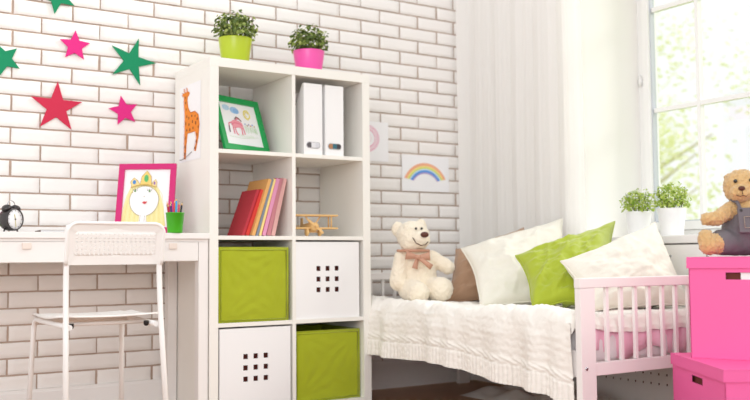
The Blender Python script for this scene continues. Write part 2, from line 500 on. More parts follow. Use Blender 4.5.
# books, leaning to the right
def book(bx_, y, th, dp, h, lean, cov, label, pages=True, z=tops[2], trim=None):
    t = thing('book', label, 'book', (bx_, y, z+.0006+th*math.sin(math.radians(lean))), 0, 'leaning books on the shelf')
    a = math.radians(lean); R = Matrix.Rotation(a, 4, 'Y')
    def mk(*args, bev=0):
        b = BM(); box(b, *args, bev=bev); b.transform(R); return b
    # hardback: two boards and a spine, page block inside
    cm = ink(cov); k = .0022
    b = BM(); box(b, 0, k, 0, dp, 0, h); box(b, th-k, th, 0, dp, 0, h); box(b, k, th-k, 0, k, 0, h)
    b.transform(R)
    lift = 0
    obj('cover', b, cm, t)
    obj('page_block', mk(k+.0002, th-k-.0002, k+.0002, dp-.004, .003, h-.003), 'paper', t)
    if trim:
        obj('spine_strip', mk(.001, th-.001, -.0008, -.0001, .0, h), ink(trim), t)
    return t
book(0.1680, .06, 0.012, .15, .205, 20, (196, 62, 74), 'dark red book with a broad cover, leftmost of the leaning row')
book(0.1830, .055, 0.016, .15, .205, 20, (214, 58, 58), 'bright red book squeezed between the dark red and orange-tan books', trim=(222, 70, 62))
book(0.2030, .035, 0.014, .19, .25, 18, (226, 172, 104), 'orange-tan covered book leaning right beside the bright red book')
book(0.2210, .035, 0.010, .19, .25, 17.2, (128, 138, 152), 'thin blue-grey book leaning right of the orange-tan book')
book(0.2340, .035, 0.011, .19, .25, 16.2, (238, 212, 138), 'thin pale yellow book leaning beside the blue-grey book', trim=(240, 214, 140))
book(0.2485, .035, 0.018, .19, .25, 15.6, (202, 70, 122), 'magenta book with a pink spine between the yellow and dusty pink books', trim=(222, 150, 184))
book(0.2700, .035, 0.018, .19, .25, 14.5, (196, 128, 136), 'dusty pink book, second from the right of the leaning row')
book(0.2915, .035, 0.018, .19, .25, 13.2, (222, 172, 166), 'pale salmon pink book, rightmost of the leaning row')

# toy biplane
pl = thing('toy_biplane', 'small light wooden toy biplane on the shelf above a white box', 'toy plane', (x2+.124, .10, tops[2]+.0005), math.radians(-7))
bm = BM(); tube(bm, [(0, -.065, .042), (0, -.055, .042), (0, .02, .042), (0, .11, .05)], .02, 14, radii=[.010, .019, .02, .007]); obj('fuselage', bm, 'wood', pl)
for z in (.036, .092):
    bm = BM(); box(bm, -.115, .115, -.045, .005, z-.004, z+.004, .0035); obj('wing', bm, 'wood', pl)
for x in (-.085, .085):
    for y in (-.036, -.004):
        bm = BM(); tube(bm, [(x, y, .039), (x, y, .089)], .0035, 8); obj('strut', bm, 'wood', pl)
bm = BM()
for s in (-1, 1): tube(bm, [(s*.012, -.03, .055), (s*.035, -.03, .089)], .003, 8)
obj('cabane_strut', bm, 'wood', pl)
for x in (-.03, .03):
    bm = BM(); lathe(bm, [(.016, -.005), (.019, -.003), (.019, .003), (.016, .005)], 20, mtx=Matrix.Translation((x, -.035, .0195)) @ Matrix.Rotation(PI/2, 4, 'Y')); obj('wheel', bm, 'wood', pl)
bm = BM(); tube(bm, [(-.03, -.035, .0195), (.03, -.035, .0195)], .003, 8); tube(bm, [(-.012, -.035, .0195), (-.006, -.03, .03)], .003, 8); tube(bm, [(.012, -.035, .0195), (.006, -.03, .03)], .003, 8); obj('axle', bm, 'wood', pl)
bm = BM(); box(bm, -.045, .045, -.068, -.064, .037, .047, .0015, mtx=Matrix.Translation((0, 0, .042)) @ Matrix.Rotation(math.radians(40), 4, 'Y') @ Matrix.Translation((0, 0, -.042))); lathe(bm, [(.006, 0), (.004, .008)], 12, mtx=Matrix.Translation((0, -.068, .042)) @ Matrix.Rotation(PI/2, 4, 'X')); obj('propeller', bm, 'wood', pl)
bm = BM(); box(bm, -.04, .04, .09, .115, .048, .052, .0015); box(bm, -.002, .002, .09, .118, .05, .085, .0015); obj('tail', bm, 'wood', pl)

# framed drawings
def photo_frame(name, label, org, X, Z, w, h, fw, fm, depth=.014):
    """org = lower middle of the frame's back; X along width, Z up the frame; front faces X x Z ... """
    X = V(X).normalized(); Z = V(Z).normalized(); F = X.cross(Z).normalized()   # front normal
    root = thing(name, label, 'picture frame', org)
    mt = frame_mtx(V((0, 0, 0)), X, Z, F)
    bm = BM()
    box(bm, -w/2, w/2, 0, fw, 0, depth, .0015); box(bm, -w/2, w/2, h-fw, h, 0, depth, .0015)
    box(bm, -w/2, -w/2+fw, fw, h-fw, 0, depth, .0015); box(bm, w/2-fw, w/2, fw, h-fw, 0, depth, .0015)
    bm.transform(mt); obj('frame', bm, fm, root)
    bm = bx(-w/2+fw, w/2-fw, fw, h-fw, .001, .005); bm.transform(mt)
    sheet = obj('drawing_sheet', bm, 'paper', root)
    return root, sheet, mt @ Matrix.Translation((0, 0, .005))
yaw = math.radians(32.9)
R2 = V((math.cos(yaw), -math.sin(yaw), 0)); F2 = V((math.sin(yaw), math.cos(yaw), 0))
cam2 = V((-1.44826793, -3.45996011, 0))
def camxy(px, depth, z=0): 
    p = cam2 + R2*((px-375)/922.1*depth) + F2*depth; return V((p.x, p.y, z))
lean = math.radians(14)
DT = .752     # desk top level
base = camxy(143.6, 3.765, DT+.002)
X_ = R2; Z_ = V((0, 0, 1))*math.cos(lean) + F2*math.sin(lean)
pr, sheet, mt = photo_frame('picture_frame', 'magenta pink frame with a drawing of a crowned blonde girl, standing on the desk', base, X_, Z_, .238, .30, .024, 'frame_pink')
dr = Draw()
# local v from 0..0.30 ; visible part from ~.05
hairc = (240, 228, 164)
dr.fill([(-.088, .03), (-.082, .11), (-.072, .16), (-.058, .195), (-.03, .215), (.01, .218), (.045, .21), (.062, .185), (.074, .15), (.086, .10), (.096, .03)], hairc)
for i in range(18):
    a = -.086+.0105*i
    dr.line([(a, .032), (a*.93, .10), (a*.8+.002, .165), (a*.45+.005, .212)], .0012, (226, 210, 128) if i % 2 else (248, 240, 200))
dr.fill([(.003+.060*math.cos(2*PI*i/28), .143+.070*math.sin(2*PI*i/28)*(1 if math.sin(2*PI*i/28) < 0 else .85)) for i in range(28)], (246, 241, 240))
dr.line([(.003+.060*math.cos(2*PI*i/28), .143+.070*math.sin(2*PI*i/28)*(1 if math.sin(2*PI*i/28) < 0 else .85)) for i in range(28)], .0016, (150, 128, 104), True)
dr.fill([(-.012, .076), (.016, .076), (.017, .04), (-.013, .04)], (244, 240, 240))
for a in (-.008, .010): dr.line([(a, .076), (a-.002, .045)], .0013, (160, 150, 140))
dr.fill([(-.03, .03), (.035, .03), (.02, .05), (-.018, .05)], (232, 226, 232))
# crown
for (pts, cc) in (([(-.052, .198), (-.058, .222), (-.044, .240), (-.030, .228), (-.016, .208)], (238, 214, 150)),
                  ([(-.018, .207), (-.012, .245), (.008, .270), (.026, .246), (.030, .206)], (236, 206, 120)),
                  ([(.030, .206), (.036, .222), (.046, .232), (.052, .218), (.050, .198)], (238, 216, 160))):
    dr.fill(pts, cc); dr.line(pts, .0018, (176, 140, 70), True)
dr.line([(-.056, .197), (-.02, .208), (.01, .210), (.052, .198)], .004, (206, 168, 88))
dr.ell((.007, .236), .009, .016, (96, 184, 112)); dr.ell((-.042, .220), .007, .009, (78, 140, 206)); dr.ell((.042, .215), .004, .007, (150, 110, 170))
for s, e in ((-.036, .181), (.024, .180)):
    dr.ell((s, e), .009, .0045, (250, 250, 250)); dr.ell((s, e), .0045, .0045, (112, 150, 92)); dr.arc((s, e), .010, .006, .2, PI-.2, .0014, (104, 92, 84), 8)
    for q in (-.008, 0, .008): dr.line([(s+q, e+.006), (s+q*1.4, e+.011)], .001, (104, 92, 84))
dr.ell((.003, .157), .0022, .0018, (150, 120, 110)); 
dr.fill([(-.004, .131), (.004, .136), (.010, .134), (.018, .136), (.012, .126), (.004, .124)], (206, 72, 78))
dr.done('drawing', sheet, mt @ Matrix.Translation((-.010, 0, 0)))
# easel strut behind the frame
bm = BM(); tube(bm, [V((0, 0, .20))+Z_*0-V((0, 0, .2))+Z_*.20-F2*0+F2*.004, V((0, 0, 0))+F2*.12], .004, 8); obj('easel_leg', bm, 'frame_pink', pr)

# green frame inside the top left compartment
gz = tops[3]+.0015
# leaning: lower edge towards front right, top rests against the left panel / back
gX = V((.975, -.20, -.12)).normalized()
org = V((.158, .10, gz+.012))
gX = V((1, -.13, 0)).normalized()
tilt = math.radians(17); roll = math.radians(-17)
Fw = V((-.13, -1, 0)).normalized()
Zt = V((0, 0, 1))*math.cos(tilt) - Fw*math.sin(tilt)
Xr = gX*math.cos(roll) + Zt*math.sin(roll); Zr = -gX*math.sin(roll)*1 + Zt*math.cos(roll)
fX = V((.924, .383, 0)).normalized(); fN = V((.383, -.924, 0)).normalized()
ln = math.radians(18); fZ = V((0, 0, 1))*math.cos(ln) - fN*math.sin(ln)
gw, gh = .28, .248
org = V((.341, .16, tops[3]+.0045)) - fX*gw/2
gf, sheet, mt = photo_frame('picture_frame', 'green frame with a pink horse drawing inside the top left compartment', org, fX, fZ, gw, gh, .026, 'frame_green')
dr = Draw()
for cx_, cy_, rx, ry, cc in ((-.070, .198, .022, .014, (196, 222, 240)), (-.022, .190, .026, .016, (168, 204, 238)), (-.012, .186, .018, .012, (150, 192, 234))):
    dr.ell((cx_, cy_), rx, ry, cc)
    dr.scribble(cx_-rx*.8, cx_+rx*.8, cy_-ry*.7, cy_+ry*.7, 9, .002, (128, 176, 226), int(cx_*1000))
dr.arc((.052, .178), .019, .019, 0, 2*PI, .006, (240, 226, 110)); dr.arc((.052, .178), .011, .011, .3, 4.5, .004, (232, 212, 84)); dr.arc((.054, .176), .023, .022, 2.2, 5, .002, (226, 206, 90))
hc = (232, 128, 148)
dr.fill([(-.060, .118), (-.056, .136), (-.040, .143), (-.010, .141), (.008, .134), (.012, .118), (.004, .104), (-.020, .110), (-.044, .104)], (240, 160, 172))
for pts in ([(-.058, .13), (-.074, .125), (-.078, .095)], [(-.054, .11), (-.052, .078)], [(-.044, .108), (-.038, .080), (-.030, .074)], [(-.002, .108), (-.004, .076)], [(.008, .112), (.012, .080)],
            [(-.058, .12), (-.04, .13), (-.012, .128), (.006, .120)], [(-.03, .14), (-.018, .152), (.0, .147)]):
    dr.line(pts, .006, hc)
dr.line([(-.034, .146), (-.022, .158), (-.006, .152), (.006, .140)], .006, (136, 104, 96)); dr.line([(-.078, .112), (-.08, .082)], .006, (120, 96, 104))
for i, cc in enumerate([(150, 170, 210), (190, 170, 120), (160, 140, 190), (210, 170, 90), (120, 140, 210), (200, 180, 110)]):
    dr.ell((.026+i*.011, .130-(i % 2)*.006), .004, .004, cc, n=10)
dr.scribble(.018, .092, .090, .118, 26, .0022, (176, 214, 160), 5)
dr.scribble(-.03, .06, .066, .078, 22, .002, (190, 222, 176), 6)
dr.line([(-.09, .064), (-.02, .060), (.09, .072)], .0016, (200, 222, 190))
dr.done('drawing', sheet, mt)
bm = BM(); tube(bm, [fZ*.19-fN*.003, V((0, 0, -.001))-fN*.115], .0035, 8); obj('easel_leg', bm, 'frame_green', gf)

# sheets of paper fixed on flat surfaces
def sheet(name, label, org, X, Z, w, h, curl=0, group=None):
    X = V(X).normalized(); Z = V(Z).normalized(); F = X.cross(Z)
    bm = BM(); n = 8
    g = [[bm.verts.new((w*(i/n-.5), h*(j/n-.5), curl*((i/n-.5)**4*16*.6+(max(0, .5-j/n)*2)**4))) for j in range(n+1)] for i in range(n+1)]
    for i in range(n):
        for j in range(n): bm.faces.new((g[i][j], g[i+1][j], g[i+1][j+1], g[i][j+1]))
    me = solid(bm, .0006)
    root = thing(name, label, 'drawing', org)
    mt = frame_mtx(V((0, 0, 0)), X, Z, F)
    me.transform(mt)
    obj('paper_sheet', me, 'paper', root)
    return root, mt
BX, BZ = (1, 0, 0), (0, 0, 1)
rb, mt = sheet('paper_drawing', 'white paper with a crayon rainbow taped to the brick wall', (1.368, WY-.0042, 1.082), BX, BZ, .30, .185)
dr = Draw()
for i, cc in enumerate([(246, 190, 160), (246, 170, 130), (246, 208, 150), (242, 230, 130), (206, 220, 130), (206, 226, 240), (110, 168, 232), (96, 150, 226), (186, 164, 214)]):
    r = .146-i*.0062; a0 = .46+.018*i
    for off in (0, .002):
        dr.arc((-.004, -.092), r-off, r-off, a0+off*4, PI-a0-off*6, .0046, cc)
dr.done('drawing', rb, mt)
hb, mt = sheet('paper_drawing', 'white paper with a pink crayon ring drawing, half hidden behind the shelf unit', (1.0, WY-.0042, 1.232), BX, BZ, .27, .20)
dr = Draw()
for k, (rx, ry) in enumerate(((.076, .064), (.070, .058), (.064, .052), (.058, .046), (.05, .042))):
    dr.arc((.004, .014), rx, ry*1.06, 0, 2*PI, .0042, [(240, 196, 210), (236, 176, 198), (242, 206, 216)][k % 3], 32)
dr.arc((.004, .014), .028, .026, 0, 2*PI, .003, (242, 214, 220)); 
dr.done('drawing', hb, mt)
# giraffe cut-out on the side panel (plane X = 0, facing -X); u runs towards -Y
gr, mt = sheet('paper_drawing', 'paper with a spotted orange giraffe stuck to the side of the shelf unit', (-.0012, .212, 1.226), (0, -1, 0), BZ, .235, .325)
dr = Draw(); org_ = (238, 140, 44); dk = (140, 74, 34)
gp = [(-.085, -.150), (-.068, -.152), (-.062, -.095), (-.050, -.045), (.018, -.045), (.030, -.075), (.012, -.125), (.026, -.128), (.050, -.072), (.060, -.02), (.050, .022), (.020, .040), (-.022, .040), (-.045, .065), (-.054, .098), (-.050, .112), (-.034, .120), (-.034, .130), (-.052, .134), (-.056, .152), (-.062, .153), (-.064, .134), (-.074, .134), (-.080, .152), (-.087, .151), (-.083, .132), (-.100, .136), (-.104, .128), (-.088, .116), (-.088, .095), (-.080, .040), (-.080, -.03), (-.084, -.09)]
gp = [((a+.104)*1.2-.088, b) for a, b in gp]
dr.fill(gp, org_)
rd = random.Random(8)
for (a, b) in [(-.07, .09), (-.066, .06), (-.062, .03), (-.04, .02), (-.01, .025), (.02, .02), (.04, .005), (-.065, 0), (-.035, -.008), (-.005, 0), (.025, -.01), (.048, -.03), (-.06, -.03), (-.03, -.032), (.0, -.028), (-.074, -.06), (-.072, -.1), (-.076, -.13), (.04, -.06), (.032, -.09), (.02, -.115), (-.07, .112)]:
    dr.ell(((a+.104)*1.2-.088+rd.uniform(-.003, .003), b), rd.uniform(.0045, .0075), rd.uniform(.005, .0085), dk, n=7)
dr.line(gp, .0025, (190, 100, 40), True)
dr.line([(-.112, -.15), (-.09, -.152), (-.04, -.146), (.01, -.132), (.03, -.128)], .003, (120, 110, 104))
dr.done('drawing', gr, mt)

# felt stars on the wall
def star(px_x, px_z, R, r, a, m, label):
    t = bpy.data.meshes
    bm = BM(); n = 10
    P = [((R if i % 2 == 0 else r)*math.sin(a+2*PI*i/n), (R if i % 2 == 0 else r)*math.cos(a+2*PI*i/n)) for i in range(n)]
    f = bm.faces.new([bm.verts.new((x, 0, z)) for x, z in P])
    me = solid(bm, .004)
    me.transform(Matrix.Translation((0, .0, 0)))
    o = obj('wall_star', me, m, loc=(px_x, WY-.0055, px_z))
    tag(o, label, 'star', 'felt stars on the brick wall')
star(-.508, 1.742, .078, .034, -.52, 'greenfelt', 'green star cut off by the top edge, above the upper small pink star')
star(-.432, 1.541, .065, .030, .02, 'pinkfelt', 'small pink star high on the wall between the green stars')
star(-.712, 1.455, .070, .032, -.45, 'greenfelt', 'green star cut off by the left edge of the photo')
star(-.190, 1.502, .107, .036, .18+PI/5*2+.10, 'greenfelt', 'slender green star near the top of the shelf unit')
star(-.503, 1.277, .108, .041, .03, 'redfelt', 'large red star low on the wall, biggest of the stars')
star(-.223, 1.284, .066, .030, -.22, 'pinkfelt', 'small pink star low on the wall right of the large red star')

# ------------------------------------------------------------------ desk
dk_ = thing('desk', 'long white desk with a wide drawer standing left of the shelf unit', 'desk', (-.75, 0, 0))
ox = .75
obj('tabletop', bx(-1.4+ox, -.0012+ox, -.006, .392, .729, DT, .0025), 'desk', dk_)
bm = BM(); box(bm, -1.36+ox, -.042+ox, .022, .034, .64, .7285); box(bm, -1.36+ox, -.042+ox, .37, .382, .64, .7285); box(bm, -1.395+ox, -.003+ox, .004, .386, .7175, .7288)
obj('apron', bm, 'desk', dk_)
dw = obj('drawer', bx(-.805+ox, -.046+ox, .004, .0215, .642, .7165, .0015), 'desk', dk_)
for x in (-.700, -.152):
    bm = BM(); box(bm, x-.016+ox, x+.016+ox, -.0035, .0038, .690, .712, .0015); obj('pull_tab', bm, 'tab', dw)
obj('drawer', bx(-1.355+ox, -.809+ox, .004, .0215, .642, .7165, .0015), 'desk', dk_)
for x in (-1.395, -.044):
    for y in (.004, .346):
        obj('leg', bx(x+ox, x+.04+ox, y, y+.04, 0, .717, .0012), 'desk', dk_)

# things on the desk
cp = thing('pencil_cup', 'green plastic cup of colouring pencils on the desk before the magenta frame', 'cup', camxy(174.6, 3.63, DT+.0005))
bm = BM(); lathe(bm, [(.0285, 0), (.029, .002), (.0355, .076), (.037, .0765), (.037, .080), (.0345, .080), (.0335, .074), (.027, .004)], 32)
obj('body', bm, 'cupgreen', cp)
cols = [((196, 48, 60), 'red'), ((40, 70, 150), 'dark blue'), ((60, 160, 214), 'light blue'), ((236, 110, 60), 'orange'), ((90, 50, 110), 'purple'), ((150, 60, 50), 'rust brown'), ((232, 190, 70), 'yellow'), ((46, 50, 60), 'black'), ((224, 96, 120), 'rose')]
offs = [(-.019, -.009, -.24, .112), (-.013, .012, -.16, .124), (.005, -.012, .06, .134), (.0, .003, -.03, .126), (-.010, -.018, -.14, .114), (-.019, .006, -.34, .122), (.012, .011, .12, .112), (.017, -.005, .30, .118), (.010, -.001, .18, .120)]
wh = ['leaning far left', 'rising left of the middle', 'tallest in the middle', 'standing at the back', 'at the front left', 'leaning left at the back', 'at the back right', 'leaning far right', 'right of the middle']
for (cc, nm), (a, b, tl, L), w_ in zip(cols, offs, wh):
    base_ = camxy(174.6, 3.63, DT+.006) + R2*a*.78 + F2*b*.78
    t = thing('pencil', '%s colouring pencil in the green cup, %s' % (nm, w_), 'pencil', base_, 0, 'pencils in the green cup')
    d = (V((0, 0, 1))+R2*tl*.45).normalized()
    bm = BM(); tube(bm, [V((0, 0, 0)), d*(L-.014)], .0040, 6); obj('shaft', bm, ink(cc), t)
    bm = BM(); tube(bm, [d*(L-.0138), d*(L-.004)], .003, 6, radii=[.0039, .0013]); tip = obj('tip', bm, 'wood', t)
    bm = BM(); tube(bm, [d*(L-.0039), d*L], .001, 6, radii=[.0013, .0003]); obj('lead', bm, ink(cc), tip)

ck = thing('alarm_clock', 'black twin bell alarm clock with a white face on the desk', 'alarm clock', (-.738, .085, DT+.0005), math.radians(-8))
ck.rotation_euler = (0, 0, math.radians(34))
RX = Matrix.Translation((0, 0, .047)) @ Matrix.Rotation(PI/2, 4, 'X')
bm = BM(); lathe(bm, [(.030, -.028), (.038, -.022), (.042, -.008), (.042, .018), (.040, .022), (.0365, .022), (.0365, .018)], 40, mtx=RX, cap1=True); obj('case', bm, 'dark', ck)
bm = BM(); lathe(bm, [(.0362, .0), (.0362, .0012)], 40, mtx=RX @ Matrix.Translation((0, 0, .0184))); dial = obj('dial', bm, 'paper', ck)
bm = BM()
for h in range(12):
    a = h*PI/6; box(bm, -.0008, .0008, .029, .034, .0201, .0205, mtx=RX @ Matrix.Rotation(a, 4, 'Z'))
obj('hour_mark', bm, 'dark', dial)
for nm, a, L, w in (('hour_hand', .25, .018, .0022), ('minute_hand', .12+PI, .028, .0016)):
    bm = BM(); box(bm, -w, w, -.004, L, .0206, .0212, mtx=RX @ Matrix.Rotation(a, 4, 'Z')); obj(nm, bm, ink((206, 196, 150)), dial)
bm = BM(); lathe(bm, [(.003, .0206), (.003, .0225)], 12, mtx=RX); obj('hub', bm, 'dark', dial)
for s in (-1, 1):
    mm = Matrix.Translation((s*.021, .0, .084)) @ Matrix.Rotation(s*.42, 4, 'Y')
    bm = BM(); lathe(bm, [(.0185, 0), (.0175, .007), (.012, .013), (.004, .016)], 24, mtx=mm); obj('bell', bm, 'dark', ck)
    bm = BM(); tube(bm, [mm @ V((0, 0, -.008)), mm @ V((0, 0, .001))], .0028, 8); obj('bell_post', bm, 'chrome', ck)
    bm = BM(); tube(bm, [(s*.026, 0, .016), (s*.034, 0, .0005)], .003, 8, radii=[.0035, .0028]); obj('foot', bm, 'dark', ck)
bm = BM(); tube(bm, [(.018*math.cos(PI*i/12), 0, .098+.017*math.sin(PI*i/12)) for i in range(13)], .0015, 8); obj('handle', bm, 'chrome', ck)
nb = thing('notebook', 'thin dark notebook lying flat on the desk beside the alarm clock', 'notebook', (-.60, .10, DT+.0005), math.radians(-5))
bm = BM(); box(bm, -.04, .045, -.07, .07, 0, .0012); box(bm, -.04, .045, -.07, .07, .0068, .008); box(bm, -.04, -.0385, -.07, .07, .0012, .0068); obj('cover', bm, ink((112, 98, 86)), nb)
obj('page_block', bx(-.038, .043, -.068, .068, .0013, .0067), 'paper', nb)
fl = thing('flower', 'small pink flower with a green stem on the desk behind the clock', 'flower', (-.805, .16, DT))
bm = BM(); tube(bm, [(0, 0, 0), (.004, 0, .045), (.0, 0, .088)], .0022, 6); obj('stem', bm, 'stem', fl)
bm = BM()
for i in range(6):
    a = i*PI/3; ball(bm, V((.011*math.cos(a), .011*math.sin(a), .1)), .0115, (1, 1, 1.5))
obj('petals', bm, ink((232, 60, 130)), fl, True)
bm = BM(); lathe(bm, [(.014, 0), (.02, .02), (.012, .045), (.014, .055), (.012, .055), (.010, .045), (.017, .02)], 20); obj('vase', bm, 'cupgreen', fl)

# ------------------------------------------------------------------ chair
ch = thing('chair', 'white metal chair with a perforated seat and backrest pushed under the desk', 'chair', (-.496, -.17, 0))
def perforated(w, h, nx, ny, r, W, H, rad, both=False):
    """flat perforated panel in (x,z), outline rounded rectangle W x H"""
    bm = BM(); cw, chh = w/nx, h/ny
    for i in range(nx):
        for j in range(ny):
            cx, cz = -w/2+cw*(i+.5), -h/2+chh*(j+.5)
            sq = [(-1, -1), (0, -1), (1, -1), (1, 0), (1, 1), (0, 1), (-1, 1), (-1, 0)]
            o = [bm.verts.new((cx+a*cw/2, 0, cz+b*chh/2)) for a, b in sq]
            q = [bm.verts.new((cx+r*math.cos(math.atan2(b, a)), 0, cz+r*math.sin(math.atan2(b, a)))) for a, b in sq]
            for k in range(8): bm.faces.new((o[k], o[(k+1) % 8], q[(k+1) % 8], q[k]))
    bmesh.ops.remove_doubles(bm, verts=bm.verts, dist=.0001)
    per = []
    for i in range(2*nx): per.append((-w/2+cw/2*i, -h/2))
    for j in range(2*ny): per.append((w/2, -h/2+chh/2*j))
    for i in range(2*nx): per.append((w/2-cw/2*i, h/2))
    for j in range(2*ny): per.append((-w/2, h/2-chh/2*j))
    fv = lambda p: min((v for v in bm.verts), key=lambda v: (v.co.x-p[0])**2+(v.co.z-p[1])**2)
    inn = [fv(p) for p in per]; out = []
    for x, z in per:
        X, Z = x*W/w, z*H/h
        if abs(X) > W/2-rad and (Z > H/2-rad or (both and Z < -H/2+rad)):
            c = V((math.copysign(W/2-rad, X), math.copysign(H/2-rad, Z))); d = V((X, Z))-c
            if d.length > 1e-6: p = c+d.normalized()*rad; X, Z = p.x, p.y
        out.append(bm.verts.new((X, 0, Z)))
    n = len(per)
    for k in range(n): bm.faces.new((inn[k], inn[(k+1) % n], out[(k+1) % n], out[k]))
    return bm
bm = perforated(.285, .085, 18, 6, .0042, .336, .150, .036)
for v in bm.verts:
    v.co.y = .018*(1-(v.co.x/.175)**2) + .03*(v.co.z+.075)/.15*-1
me = evaluated(bm, [('SOLIDIFY', dict(thickness=.006, offset=0))]); 
ob = obj('backrest', me, 'plastic', ch, True, loc=(0, -.205, .707)); me.set_sharp_from_angle(angle=math.radians(35))
def bpt(x, z): return (x, .018*(1-(x/.175)**2) - .03*(z+.075)/.15, z)
rim_ = [(-.168, -.075+.1135*i/6) for i in range(7)]+[(-.132-.036*math.cos(a*PI/16), .039+.036*math.sin(a*PI/16)) for a in range(1, 9)]
rim_ += [(-.132+.264*i/14, .075) for i in range(1, 14)]
rim_ += [(.132+.036*math.sin(a*PI/16), .039+.036*math.cos(a*PI/16)) for a in range(0, 9)]+[(.168, .0385-.1135*i/6) for i in range(7)]
ob.scale = (.965, 1, .92); ob.location.z = .702
bm = BM(); tube(bm, [bpt(x, z) for x, z in rim_], .0065, 10); obj('rim', bm, 'plastic', ob)
bm = perforated(.29, .30, 16, 16, .0038, .356, .385, .04, True)
bmesh.ops.rotate(bm, verts=bm.verts, cent=(0, 0, 0), matrix=Matrix.Rotation(-PI/2, 3, 'X'))
for v in bm.verts:
    y = v.co.y; v.co.z = .012*(y/.19)**2 + (.0 if y < .12 else -.5*(y-.12)**2*8) + .006*(v.co.x/.18)**2
me = evaluated(bm, [('SOLIDIFY', dict(thickness=.006, offset=0))])
obj('seat', me, 'plastic', ch, True, loc=(0, .028, .447)); me.set_sharp_from_angle(angle=math.radians(35))
for s in (-1, 1):
    xr = s*.158
    bm = BM(); tube(bm, arc_path([(xr+s*.012, -.262, 0), (xr+s*.002, -.206, .45), (xr, -.192, .60), (xr-s*.004, -.207, .765)], .05), .0095, 12); obj('leg', bm, 'steel', ch)
    bm = BM(); tube(bm, arc_path([(xr+s*.016, .262, 0), (xr+s*.003, .228, .436), (xr-s*.012, -.20, .428)], .045), .0095, 12); obj('leg', bm, 'steel', ch)
    bm = BM(); lathe(bm, [(.009, 0), (.009, .010)], 12, (xr-s*.03, -.15, .428)); ball(bm, V((xr-s*.03, -.15, .428)), .009); obj('stop', bm, 'black', ch)
for y in (-.10, .13):
    bm = BM(); tube(bm, [(-.155, y, .432), (.155, y, .432)], .007, 10); obj('stretcher', bm, 'steel', ch)

# ------------------------------------------------------------------ plants
def foliage(R, H, n, size, seed, flat=.5):
    rd = random.Random(seed); bm = BM()
    for i in range(n):
        th = rd.uniform(0, 2*PI); cz = rd.uniform(-.25, 1); rr = rd.uniform(.35, 1)**.6
        s = math.sqrt(max(0, 1-cz*cz)) if cz > 0 else 1-.35*abs(cz)
        p = V((R*rr*s*math.cos(th), R*rr*s*math.sin(th), H*.30+H*.7*rr*cz))
        p += V((noise.noise(p*40), noise.noise(p*40+V((9, 0, 0))), noise.noise(p*40+V((0, 9, 0)))))*R*.18
        n_ = (p-V((0, 0, H*.1))).normalized()+V((rd.uniform(-1, 1), rd.uniform(-1, 1), rd.uniform(-.4, 1)))*.9
        n_.normalize()
        a = n_.orthogonal().normalized(); a = Matrix.Rotation(rd.uniform(0, 2*PI), 3, n_) @ a; b = n_.cross(a)
        L = size*rd.uniform(.6, 1.2); w = L*rd.uniform(.55, .75)
        P = [p-a*L*.5, p-a*L*.15+b*w*.5+n_*L*.08, p+a*L*.28+b*w*.4+n_*L*.06, p+a*L*.5, p+a*L*.28-b*w*.4+n_*L*.06, p-a*L*.15-b*w*.5+n_*L*.08]
        v = [bm.verts.new(q) for q in P]
        k = rd.choice((0, 0, 1, 1, 2))
        for f in (bm.faces.new((v[0], v[1], v[2], v[3])), bm.faces.new((v[0], v[3], v[4], v[5]))): f.material_index = k
    return bm
def plant(label, loc, pot, rt, rb, h, R, H, n, size, seed, leaves):
    t = thing('potted_plant', label, 'potted plant', loc)
    bm = BM(); lathe(bm, [(rb*.96, 0), (rb, .003), (rt, h-.004), (rt, h), (rt-.004, h), (rt-.005, h-.02), (rt-.006, h-.022)], 40, cap1=False); obj('pot', bm, pot, t)
    bm = BM(); lathe(bm, [(rt-.008, h-.022), (rt*.5, h-.014), (.002, h-.012)], 24, cap0=False, cap1=True); obj('soil', bm, 'soil', t)
    rd = random.Random(seed); bm = BM()
    for i in range(26):
        a = rd.uniform(0, 2*PI); r0 = rd.uniform(0, rt*.6); r1 = rd.uniform(.3, .85)*R
        tube(bm, [(r0*math.cos(a), r0*math.sin(a), h-.018), ((r0+r1)*.55*math.cos(a), (r0+r1)*.55*math.sin(a), h+H*.3), (r1*math.cos(a), r1*math.sin(a), h+H*rd.uniform(.4, .75))], .0011, 5)
    obj('stems', bm, 'stem', t)
    bm = foliage(R, H, n, size, seed); bmesh.ops.translate(bm, verts=bm.verts, vec=(0, 0, h-.012))
    obj('foliage', bm, leaves, t)
dl = ['leafd', 'leafm', 'leafl']; yl = ['leafy1', 'leafy2', 'leafy3']
plant('bushy green plant in a lime green pot on top of the shelf unit', (.187, .17, SH+.0005), 'potgreen', .072, .056, .128, .098, .132, 760, .020, 1, dl)
plant('bushy green plant in a pink pot on top of the shelf unit', (.549, .17, SH+.0005), 'potpink', .071, .056, .114, .092, .132, 680, .019, 2, dl)
plant('fresh green plant in a white pot on the window sill, left of the pair', (1.75, -.664, WZ0+.0005), 'potwhite', .057, .044, .112, .078, .112, 760, .013, 3, yl)
plant('fresh green plant in a white pot on the window sill, right of the pair', (1.755, -.842, WZ0+.0005), 'potwhite', .060, .046, .118, .084, .125, 820, .013, 4, yl)

